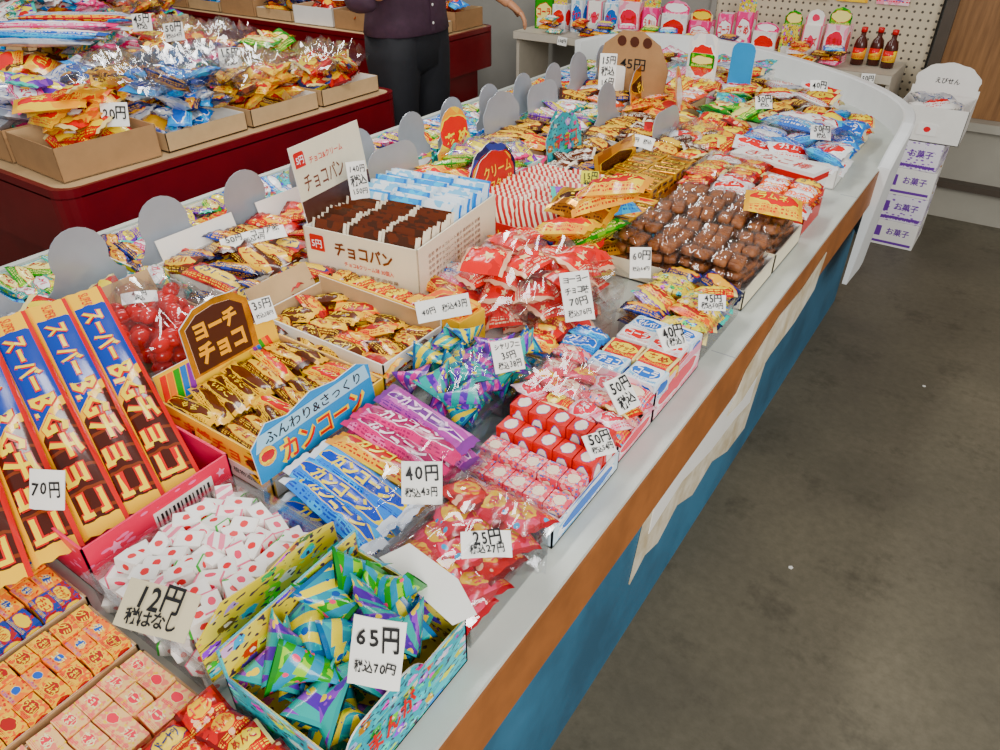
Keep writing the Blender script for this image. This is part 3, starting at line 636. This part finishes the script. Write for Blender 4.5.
# U big choco bars
t=tray(-.955,-.755,.215,.43,.08,P['pinkstar'],PINKC,hl=.05)
t.text('チョコバー',.14,WHT,faceY(-.02,-t.d-.001,.045),.035,bold=.03)
t.poly(o_rect(.09,.05),.001,WHITE,faceX(t.w+.001,.03,.014))
for k in range(14): t.box(t.w+.001,t.w+.0022,-.012+k*.006,-.012+k*.006+(.003 if k%3 else .0018),.017,.058,INK)
for yy,zz,r in ((-.07,.055,.010),(-.045,.03,.008),(-.085,.02,.007),(.09,.06,.008)): 
    g=glyph('★'); t.add([(v.x*r,v.y*r,0) for v in g[0]],g[1],ink('f8a0c0'),faceX(t.w+.0012,yy,zz)); t.add([(v.x*r,v.y*r,0) for v in g[0]],g[1],ink('f8a0c0'),faceY(yy*.9,-t.d-.0012,zz*.4))
def bar_mat():
    m,nt,b=base('print_big_bar',.18); uv=nt.nodes.new('ShaderNodeTexCoord').outputs['UV']
    fr=nt.nodes.new('ShaderNodeVectorMath'); fr.operation='FRACTION'; nt.links.new(uv,fr.inputs[0]); sp=nt.nodes.new('ShaderNodeSeparateXYZ'); nt.links.new(fr.outputs[0],sp.inputs[0]); x,y=sp.outputs[0],sp.outputs[1]
    diag=math_(nt,'ADD',x,math_(nt,'MULTIPLY',y,.15))
    col=mixc(nt,math_(nt,'GREATER_THAN',diag,.60),hx('1a3c9c',1.15),hx('45170c'))
    col=mixc(nt,math_(nt,'LESS_THAN',math_(nt,'ABSOLUTE',math_(nt,'SUBTRACT',diag,.60)),.02),col,hx('f6c414',1.3))
    br=math_(nt,'MULTIPLY',math_(nt,'LESS_THAN',math_(nt,'FRACT',math_(nt,'MULTIPLY',x,12)),.15),math_(nt,'GREATER_THAN',diag,.64))
    col=mixc(nt,br,col,hx('7a3418'))
    col=mixc(nt,math_(nt,'LESS_THAN',x,.10),col,hx('f6c414',1.3))
    col=mixc(nt,math_(nt,'GREATER_THAN',x,.95),col,hx('f6c414',1.2))
    ed=math_(nt,'GREATER_THAN',y,.90); col=mixc(nt,ed,col,hx('c81820',1.2))
    ed2=math_(nt,'LESS_THAN',y,.12); col=mixc(nt,ed2,col,hx('f6b810',1.3))
    nt.links.new(col,b.inputs['Base Color']); return m
BARM=bar_mat()
for i in range(5):
    Mb=TM(-.10-.004*i,.10-.055*i,.128+.002*i,rad(-18+U(-2,2)),U(-.1,.1),rad(22)); T_=PIL[i]; sz=(.40,.058,.03)
    t.tpl(T_[:3],BARM,Mb@S(*sz))
    t.ptext(T_,Mb,sz,'スーパー',REDT,.56,1.2,-.46,.0,off=.0008,bold=.08,asp=3)
    t.ptext(T_,Mb,sz,'スーパー',YELT,.54,1.1,-.46,.0,off=.0016,bold=.03,asp=3)
    t.ptext(T_,Mb,sz,'BIGチョコ',REDT,1.04,1.5,.37,.0,off=.0008,bold=.08,asp=3)
    t.ptext(T_,Mb,sz,'BIGチョコ',YELT,1.02,1.4,.37,.0,off=.0016,bold=.03,asp=3)
    t.ptext(T_,Mb,sz,'SUPER',REDT,.16,.5,-.88,0,off=.001,bold=.01)
t.done('big_chocolate_bar_box')
sup=MB(TM(-1.06,.35,.7515)); sup.box(-.095,.095,-.08,.10,0,.085,KRAFT); sup.box(-.097,.097,-.004,.004,0,.0855,KRAFT2); sup.done('cardboard_box')
t=tray(-1.14,-.965,.06,.25,.07,KRAFT,KRAFT2); rows(t,-t.w,t.w,-t.d,t.d,2,4,.03,['brown','crisp'],.03,fill=1.,layers=2); t.done('cardboard_candy_box')
# W
t=tray(-.735,-.52,.205,.41,.06,CLEAR,rim=True)
BM=[P['berry'],P['berry2'],P['berry'],P['berryg'],P['berryp'],P['berry2'],P['berry']]
for l in range(4):
    s=1-.12*max(0,l-1)
    nx,ny=(5,8) if l%2 else (6,7)
    for i in range(nx):
        for j in range(ny):
            cx=(-t.w+(i+.5)*2*t.w/nx)*s; cy=(-t.d+(j+.5)*2*t.d/ny)*s
            item(t,'box2',TM(cx+U(-.004,.004),cy+U(-.004,.004),.013+.0195*l+U(-.002,.002),U(-.7,.7)+(1.57 if R()<.25 else 0),U(-.22,.22),U(-.22,.22)),.033,.021,.0185,pick(BM))
t.poly([(-.1,0),(.1,0),(.1,.07),(.05,.085),(0,.075),(-.06,.085),(-.1,.06)],.002,P['cartoon2'],faceX(t.w+.003,.0,.03,.1),P['cartoon2']); t.done('tiny_candy_box_container')
# X,Y,Z
def gumtray(a,b,c,d,mats,nx,ny,al='x',by=True):
    t=tray(a,b,c,d,.03,KRAFT2,WHITE); rows(t,-t.w+.003,t.w-.003,-t.d+.003,t.d-.003,nx,ny,.022,mats,.026,'box2',al,fill=.94,byrow=by,jit=.06); t.done('gum_box_tray')
gumtray(-.93,-.735,.0,.195,['gumor','gumor','gumor','gumor','gumblue'],5,8)
gumtray(-.725,-.625,-.05,.19,['gumyel','gumor','gumyel'],3,10); gumtray(-.615,-.51,-.05,.19,['gumpink'],3,9)
gumtray(-.93,-.735,-.2,-.01,['gumblue','gumyel'],5,7); gumtray(-.85,-.62,-.3,-.21,['gumred','navy'],4,3)
t=tray(-.50,-.37,.0,.195,.03,REDC,WHITE); rows(t,-t.w,t.w,-t.d,t.d,4,5,.02,['red','gumred','crisp'],.03,'pillow','y',fill=1.15,jit=.2,layers=2); t.done('red_candy_packet_tray')
# lids
for i in range(14):
    y=.33+.205*i
    t=tray(-1.68,-1.44,y,y+.19,.045,P[['sky','cartoon','teal','purple'][i%4]],WHITE)
    rows(t,-t.w,t.w,-t.d,t.d,3,5,.025,[['sky','blue','cartoon'],['teal','green'],['purple','pink','navy'],['yel','green','purple']][i%4],.035,fill=1.15,layers=1,jit=.5)
    t.poly(o_scallop(.165,.15),.0025,SILV,faceX(t.w-.004,0,.03,.1+U(-.1,.1))@Matrix.Rotation(U(-.08,.08),4,'Z'),P['cartoon'],SILV)
    t.done('lidded_candy_box')
# ------------------------------------------------------------------ price cards
def pcard(x,y,z,w,h,lines,yaw=34,pitch=62,bg=NOTE,clear=0):
    mb=MB(TM(x,y,z,rad(yaw),rad(pitch),U(-.10,.10)))
    n=6; vs=[];fs=[]; cv=U(8,26)
    for i in range(n+1):
        u=i/n-.5; zz=-.012*(u*u)*w*cv
        vs+=[(u*w,-h/2+U(-.0006,.0006),zz),(u*w,h/2,zz-.001)]
    fs=[(2*i,2*i+2,2*i+3,2*i+1) for i in range(n)]
    mb.add(vs,fs,bg); mb.add([(a,b,c-.0012) for a,b,c in vs],[f[::-1] for f in fs],bg)
    hh=h/(len(lines)+.35)
    for k,l in enumerate(lines):
        big=k==0
        mb.text(l,w*(.86 if big else .8),INK,Matrix.Translation((0,h/2-hh*(k+.65),.0012))@Matrix.Rotation(.05,4,'Z'),maxh=hh*(.95 if big else .62),hand=True)
    mb.done('price_card')
C=[(-.338,.285,.885,.052,.068,['65円','税込70円'],25,60),(-.35,.485,.85,.06,.032,['25円','税込27円'],40,28),(-.468,.51,.865,.052,.055,['40円','税込43円'],32,60),
 (-.58,.205,.86,.085,.05,['12円','税はなし'],20,35,TANNOTE),(-.835,.232,.875,.045,.05,['70円'],30,60),(-.33,.735,.84,.045,.035,['50円','税込54円'],62,35),(-.355,.855,.845,.045,.055,['50円','税込'],70,45),
 (-.53,.80,.88,.05,.05,['シャリフニ','35円','税込38円'],55,55),(-.35,1.03,.86,.05,.04,['40円','(税込)'],60,45),(-.345,1.2,.85,.05,.03,['45円','税込50円'],30,50),(-.51,1.24,.87,.042,.06,['60円','税込64円'],35,62),
 (-.515,.99,.905,.052,.085,['ヨーヨー','チョコ味','70円','税込76円'],45,55),(-.715,.875,.872,.10,.038,['40円 税込43円'],58,60),(-1.06,1.04,.985,.04,.075,['140円','税込','150円'],60,75),(-.93,.66,.90,.036,.04,['35円','税込38円'],60,60),
 (-1.29,.93,.845,.14,.035,['50円 ココア味','税込54円'],60,30),(-1.2,.60,.87,.06,.025,['45円','税込'],60,30),(-.87,2.0,.86,.08,.04,['50円 税込'],10,40),(-.83,1.62,.86,.045,.05,['15円','税込'],30,60,YELN),(-1.24,2.5,.92,.06,.12,['15円','税込','16円'],30,75),
 (-.45,2.35,.87,.06,.045,['50円','税込'],30,50),(-.7,2.6,.87,.055,.045,['30円','税込'],30,50),(-1.1,3.05,.9,.08,.07,['20円','税込'],30,60),(-.6,2.9,.88,.06,.04,['40円'],30,50)]
for c in C: pcard(*c[:6],yaw=c[6],pitch=c[7],bg=c[8] if len(c)>8 else NOTE)
# ------------------------------------------------------------------ other counters
REDW=plain('counter_dark_red','701019',.3,.2,8)
def counter(name,x0,x1,y0,y1,zt=.75):
    mb=MB(TM((x0+x1)/2,(y0+y1)/2,0)); w=(x1-x0)/2;d=(y1-y0)/2;r=.06
    pts=[]
    for cx,cy,a0 in ((w-r,-d+r,-90),(w-r,d-r,0),(-w+r,d-r,90),(-w+r,-d+r,180)):
        for k in range(6): a=rad(a0+18*k); pts.append((cx+r*math.cos(a),cy+r*math.sin(a)))
    mb.poly(pts,.2,REDW,Matrix.Translation((0,0,zt-.125)))
    ins=[(x*.985,y*.975) for x,y in pts]
    mb.poly(ins,.02,KRAFT2,Matrix.Translation((0,0,zt-.013)))
    n=len(pts)
    vs=[(x,y,zt-.03) for x,y in pts]+[(x,y,zt) for x,y in pts]+[(x*.985,y*.975,zt) for x,y in pts]+[(x*.985,y*.975,zt-.03) for x,y in pts]
    mb.add(vs,[(k*n+i,k*n+(i+1)%n,(k+1)*n+(i+1)%n,(k+1)*n+i) for i in range(n) for k in range(3)],REDW)
    mb.box(-w+.08,w-.08,-d+.08,d-.08,0,zt-.22,REDW)
    mb.done(name)
def fillc(x0,x1,y0,y1,nx,ny,z=.7508,hero=None,dens=1,tp=.8):
    dx=(x1-x0)/nx; dy=(y1-y0)/ny
    for i in range(nx):
        for j in range(ny):
            k=R(); a=x0+i*dx+.012; b=a+dx-.024; c=y0+j*dy+.012; d=c+dy-.024
            mats=random.sample(BRIGHT,3)
            if hero: mats=hero[(i*ny+j)%len(hero)]
            top=U(.11,.21)
            if k<.5:
                t=tray(a,b,c,d,.10,KRAFT if R()<.8 else WHITE,KRAFT2,z=z,rot=U(-.05,.05))
                pile(t,-t.w+.005,t.w-.005,-t.d+.005,t.d-.005,int(24*dens),.17,.09,.04,[P[m] for m in mats],.05,top,tilt=.5,tp=tp,var=.3); t.done('snack_carton')
            else:
                t=tray(a,b,c,d,.06,KRAFT2,WHITE,z=z); pile(t,-t.w,t.w,-t.d,t.d,int(42*dens),.115,.08,.035,[P[m] for m in mats],.04,top,tilt=.55,tp=tp,var=.35)
                if k>.7: film(t,0,0,top,2.0*t.w,2.0*t.d,.12,U(-.3,.3)); film(t,.05,-.05,top+.02,1.2*t.w,1.3*t.d,.10,U(0,3))
                t.done('bagged_candy_box')
random.seed(21)
counter('red_display_counter',-3.85,-2.17,.95,2.42)
hero=[['yel','red','gumyel'],['silver','sky','navy'],['corny','brown','yel'],['red','crisp','navy'],['purple','pink','silver'],['yel2','yel','red'],['pink','silver','teal'],['red','yel','green']]
fillc(-3.8,-2.22,1.0,2.38,5,4,hero=hero)
mb=MB(TM(-3.45,1.75,.95,.5))
for k in range(16): item(mb,'pillow',TM(U(-.05,.05),-.25+.033*k,U(0,.04),U(-.12,.12),U(-.3,.3)),.55,.04,.03,P[pick(['sky','silver','red','blue','pink'])])
mb.done('long_stick_snacks')
counter('red_display_counter',-5.6,-2.75,3.3,3.98); fillc(-5.55,-2.8,3.35,3.95,8,2,dens=.8,tp=.4)
counter('red_display_counter',-5.6,-4.2,.9,3.0); fillc(-5.55,-4.25,.95,2.95,4,6,dens=.8,tp=.4)
for x,y,z,l in ((-2.94,1.94,.97,['50円','税込54円']),(-3.2,1.97,.98,['45円','税込']),(-2.42,1.80,.95,['15円','税込']),(-2.25,1.22,.90,['20円']),(-2.35,1.15,.88,['30円']),(-3.5,3.45,.92,['30円'])):
    pcard(x,y,z,.08,.07,l,yaw=40,pitch=65)
# ------------------------------------------------------------------ back shelves
SHELF=plain('shelf_laminate','c0b8a8',.5,.08)
mb=MB(TM(-1.5,4.2,0)); mb.box(-1.15,.98,-.17,.2,.70,.72,SHELF); mb.box(-1.15,.98,-.172,-.165,.68,.72,SHELF)
for x in (-1.14,-.4,.4,.96): mb.box(x,x+.02,-.15,.2,0,.70,SHELF)
mb.box(-1.15,.98,-.15,.2,.3,.32,SHELF); mb.done('wall_shelf')
random.seed(5)
x=-2.6
SB=['pinkw','white','cartoon2','yel','red','berry2','whiteblue','pink','cartoon','white','green']
while x<-.78:
    w=U(.08,.15); h=U(.10,.2); mb=MB(TM(x+w/2,4.2+U(-.02,.04),.7205,U(-.1,.1))); m=P[pick(SB)]; mb.tpl(CBOX2,m,TM(0,0,h/2)@S(w,.08,h),False)
    mb.poly(o_rtop(w*.7,h*.25,.01),.001,WHITE,faceY(0,-.041,h*.1)); mb.text(pick(WORDS),w*.7,REDT,faceY(0,-.0425,h*.55),h*.25,bold=.03)
    if R()<.5: mb.poly(o_bump(w,h*.5),.003,P[pick(SB)],faceY(0,-.02,h-.01),WHITE)
    mb.done('snack_gift_box')
    if R()<.7:
        mb=MB(TM(x+w/2,4.09,.7205)); 
        for k in range(5): item(mb,'pillow',TM(U(-.04,.04),U(-.01,.01),.018+.016*k,U(-.5,.5),.2),.1,.06,.025,P[pick(BRIGHT)],.3)
        mb.done('snack_packet_pile')
    x+=w+.02
for i in range(5):
    mb=MB(TM(-1.42+.19*i,4.405,.97)); mb.poly(o_rtop(.15,.19,.03),.003,P[['whiteblue','pinkw','white','yel','pinkw'][i]],faceY(0,0,0),WHITE)
    mb.poly([(.045*math.cos(a)*(1-.3*math.sin(a)),.05*math.sin(a)) for a in [k*.45 for k in range(14)]],.002,[BLUEC,REDC,REDC,YELC,PINKC][i],faceY(0,-.003,.10)); mb.text(pick(WORDS),.1,BLUET,faceY(0,-.003,.03),.03)
    mb.box(-.003,.003,-.01,.012,.17,.176,METAL); mb.done('hanging_candy_card')
SAUCE=plain('brown_sauce','4a1c10',.2,.2)
for i in range(3):
    mb=MB(TM(-.72+.07*i,4.2+.03*(i%2),.7205)); bt=lathe_t([(.02,0),(.03,.004),(.031,.09),(.025,.115),(.012,.13),(.012,.15)],14)
    mb.tpl(bt,SAUCE,I4); mb.tpl(lathe_t([(.0145,.15),(.0145,.17),(.01,.172)],12),REDC,I4); mb.tpl(lathe_t([(.0316,.03),(.0316,.08)],14),P['yel'],I4); mb.done('sauce_bottle')
for i in range(7): pcard(-2.3+.28*i,4.01,.70,.06,.045,['%d円'%random.choice((30,50,80,100))],yaw=5,pitch=85,bg=YELN if i%2 else NOTE)
PURI=ink('6a3a98')
random.seed(9)
for i in range(4):
    h=.125; mb=MB(TM(-.30+U(-.008,.008),3.93,.001+i*.1265,U(-.04,.04))); mb.tpl(CBOX2,P['purplebox'] if i%2 else WHITE,TM(0,0,h/2)@S(.22,.26,h),False)
    mb.box(-.111,.111,-.015,.015,h-.001,h+.0008,KRAFT2); mb.text('お菓子',.10,PURI,faceY(.03,-.1315,h*.6),.035,bold=.02); mb.poly(o_rect(.05,.05),.001,PURI,faceY(-.07,-.1305,.045)); mb.poly(o_rect(.2,.012),.001,PURI,faceY(0,-.1305,.012)); mb.text('お菓子の箱',.15,PURI,faceX(.1115,0,h*.5),.03); mb.done('carton')
t=tray(-.43,-.15,3.80,4.08,.15,WHITE,WHITE,z=.509,hb=.18); pile(t,-t.w,t.w,-t.d,t.d,14,.12,.09,.05,[P['white'],P['berry'],P['silver'],P['pinkw']],.06,.16,tp=.3)
t.poly(o_bump(.26,.14),.003,WHITE,faceY(0,t.d-.003,.15)); t.poly(o_rtop(.09,.05,.02),.002,P['berry'],faceY(0,-t.d-.002,.03)); t.text('えびせん',.10,INK,faceY(0,t.d-.006,.21),.025); t.done('white_snack_box')
# ------------------------------------------------------------------ person
def skin(name,pts,edges,radii,mat,parent,sub=2,root=0):
    me=bpy.data.meshes.new(name); me.from_pydata(pts,edges,[]); o=bpy.data.objects.new(name,me); COL.objects.link(o)
    md=o.modifiers.new('skin','SKIN'); md.use_smooth_shade=True
    sv=me.skin_vertices[0].data
    for i,r in enumerate(radii): sv[i].radius=r if isinstance(r,tuple) else (r,r)
    sv[root].use_root=True
    s=o.modifiers.new('sub','SUBSURF'); s.levels=sub; s.render_levels=sub
    me.materials.append(mat); o.parent=parent; return o
def loft(mb,secs,mat,ns=28,closed_top=True,fold=0):
    vs=[];fs=[]
    for k,(x,y,z,rx,ry) in enumerate(secs):
        for j in range(ns):
            a=2*math.pi*j/ns; w=1+fold*math.sin(a*7+k*.6)
            c,s_=math.cos(a),math.sin(a); e=.85
            vs.append((x+rx*w*math.copysign(abs(c)**e,c),y+ry*w*math.copysign(abs(s_)**e,s_),z))
    for k in range(len(secs)-1):
        for j in range(ns): a=k*ns+j;b=k*ns+(j+1)%ns; fs.append((a,b,b+ns,a+ns))
    fs.append(tuple(range(ns-1,-1,-1))); fs.append(tuple((len(secs)-1)*ns+j for j in range(ns)))
    mb.add(vs,fs,mat,smooth=True)
per=bpy.data.objects.new('person',None); COL.objects.link(per)
PX,PY=-2.31,2.66
SHIRT=plain('shirt_dark_purple','42283a',.8,.25,30); PANTS=plain('trousers_black','14151c',.8,.3,20); SKINM=plain('skin','c98f6c',.5,.1,30); HAIR=plain('hair_black','120e0d',.4,.2,30); SHOE=plain('shoes','1c1a1a',.5,.1)
q=lambda l:[(PX+a,PY+b,c) for a,b,c in l]
for s_ in (-1,1):
    lg=MB(); loft(lg,[(PX-.01,PY+s_*.12,.07,.075,.065),(PX-.01,PY+s_*.12,.12,.072,.062),(PX-.02,PY+s_*.12,.3,.078,.07),(PX+.015,PY+s_*.118,.5,.085,.078),(PX+.01,PY+s_*.112,.7,.10,.095),(PX,PY+s_*.10,.84,.12,.11),(PX,PY+s_*.085,.95,.125,.115)],PANTS,fold=.02); lg.done('trouser_leg',per)
hp_=MB(); loft(hp_,[(PX,PY,.76,.07,.10),(PX,PY,.80,.12,.19),(PX,PY,.90,.13,.20),(PX,PY,1.0,.12,.18)],PANTS); hp_.done('trouser_hips',per)
st=MB(); loft(st,[(PX,PY,.935,.142,.205),(PX,PY,.94,.149,.212),(PX,PY,1.0,.142,.20),(PX+.01,PY,1.12,.132,.185),(PX+.02,PY,1.25,.13,.19),(PX+.03,PY,1.36,.11,.185),(PX+.03,PY,1.41,.07,.12),(PX+.035,PY,1.43,.055,.06)],SHIRT,fold=.018)
st.box(PX+.135,PX+.150,PY-.012,PY+.012,.95,1.3,SHIRT); st.done('shirt_body',per)
skin('right_sleeve',q([(.03,-.17,1.36),(.0,-.25,1.2),(-.02,-.29,1.07),(.08,-.27,1.10)]),[(0,1),(1,2),(2,3)],[.07,.062,.056,.05],SHIRT,per)
skin('left_sleeve',q([(.03,.17,1.36),(.10,.24,1.24),(.17,.28,1.15)]),[(0,1),(1,2)],[.07,.062,.052],SHIRT,per)
skin('neck_and_head',q([(.03,0,1.40),(.035,0,1.46),(.05,0,1.53),(.06,0,1.60),(.055,0,1.66)]),[(0,1),(1,2),(2,3),(3,4)],[.055,.05,.075,.08,.06],SKINM,per)
hm=MB(); hm.tpl(BALL,HAIR,TM(PX+.035,PY,1.615)@S(.20,.19,.21)); hm.done('hair',per)
fm=MB(); fm.tpl(BALL,SKINM,TM(PX+.145,PY,1.555)@S(.03,.025,.045))
for s_ in (-1,1):
    fm.tpl(BALL,SKINM,TM(PX+.04,PY+s_*.088,1.56)@S(.04,.02,.06)); fm.tpl(BALL,INK,TM(PX+.128,PY+s_*.032,1.58)@S(.014,.024,.012))
fm.tpl(BALL,plain('lips','a05048',.5,.05),TM(PX+.125,PY,1.515)@S(.014,.045,.012)); fm.done('face_features',per)
def hand(wr,el,side,name,curl=.5):
    w=Vector(wr); d=(w-Vector(el)).normalized(); up=Vector((0,0,1)); sd=d.cross(up).normalized()*side; nn=sd.cross(d).normalized()*side
    if nn.z<0: nn=-nn
    P3=lambda a,b,c:tuple(w+d*a+sd*b+nn*c)
    skin(name+'_forearm',[tuple(Vector(el)),tuple((Vector(el)+w)/2),tuple(w),P3(.02,0,0)],[(0,1),(1,2),(2,3)],[.040,.034,.026,.026],SKINM,per)
    skin(name+'_palm',[P3(0,0,0),P3(.03,0,0),P3(.06,0,0),P3(.085,0,-.002)],[(0,1),(1,2),(2,3)],[(.026,.022),(.036,.018),(.042,.017),(.038,.013)],SKINM,per)
    for k,(b,L) in enumerate(((-.03,.062),(-.01,.074),(.011,.068),(.031,.052))):
        p=[P3(.07,b,0)];a=.085;c=0;ang=.1
        p.append(P3(a,b*1.1,0))
        for s3 in (.45,.32,.23):
            ang+=curl; a+=L*s3*math.cos(ang); c-=L*s3*math.sin(ang); p.append(P3(a,b*1.2,c))
        skin(name+'_finger_%d'%(k+1),p,[(0,1),(1,2),(2,3),(3,4)],[.009,.0098,.009,.008,.0065],SKINM,per)
    skin(name+'_thumb',[P3(.02,-.03,-.003),P3(.045,-.052,-.008),P3(.07,-.062,-.016),P3(.09,-.06,-.024)],[(0,1),(1,2),(2,3)],[.013,.012,.011,.008],SKINM,per)
hand((PX+.285,PY+.36,1.035),(PX+.17,PY+.28,1.14),1,'left_hand',.35)
hand((PX+.24,PY-.17,1.22),(PX+.06,PY-.27,1.10),-1,'right_hand',.5)
sh=MB()
for s_ in (-1,1):
    sh.tpl(random.choice(PIL)[:3],SHOE,TM(PX+.05,PY+s_*.12,.045)@S(.30,.11,.09)); sh.box(PX-.09,PX+.19,PY+s_*.12-.045,PY+s_*.12+.045,0.001,.02,SHOE)
for k in range(5): sh.tpl(BALL,WHITE,TM(PX+.152,PY,.98+k*.07)@S(.006,.012,.012))
sh.done('shoes_and_buttons',per)
mb=MB()
for x,y in ((-.1,1.5),(.05,2.6)):
    mb.poly([(.006,0),(.003,.006),(-.005,.004),(-.006,-.003),(.001,-.006)],.001,WHITE,TM(x,y,.0012,U(0,6)))
mb.done('paper_scraps')
# ------------------------------------------------------------------ light
w=bpy.data.worlds.new('sky_dome'); bpy.context.scene.world=w; w.use_nodes=True
bg=w.node_tree.nodes['Background']; bg.inputs[0].default_value=(.98,.975,.96,1); bg.inputs[1].default_value=.48
def area(n,loc,rot,sx,sy,e,c):
    l=bpy.data.lights.new(n,'AREA'); l.shape='RECTANGLE'; l.size=sx; l.size_y=sy; l.energy=e; l.color=c
    o=bpy.data.objects.new(n,l); COL.objects.link(o); o.location=loc; o.rotation_euler=[rad(a) for a in rot]
area('shopfront_daylight',(2.4,-1.4,2.6),(52,0,55),2.2,2.0,210,(1,.975,.93))
area('ceiling_tube_lamp',(-1.3,1.4,2.7),(0,0,0),.25,1.6,36,(1,.975,.93))
area('ceiling_tube_lamp.001',(-3.3,2.6,2.7),(0,0,0),.25,1.6,40,(1,.975,.93))
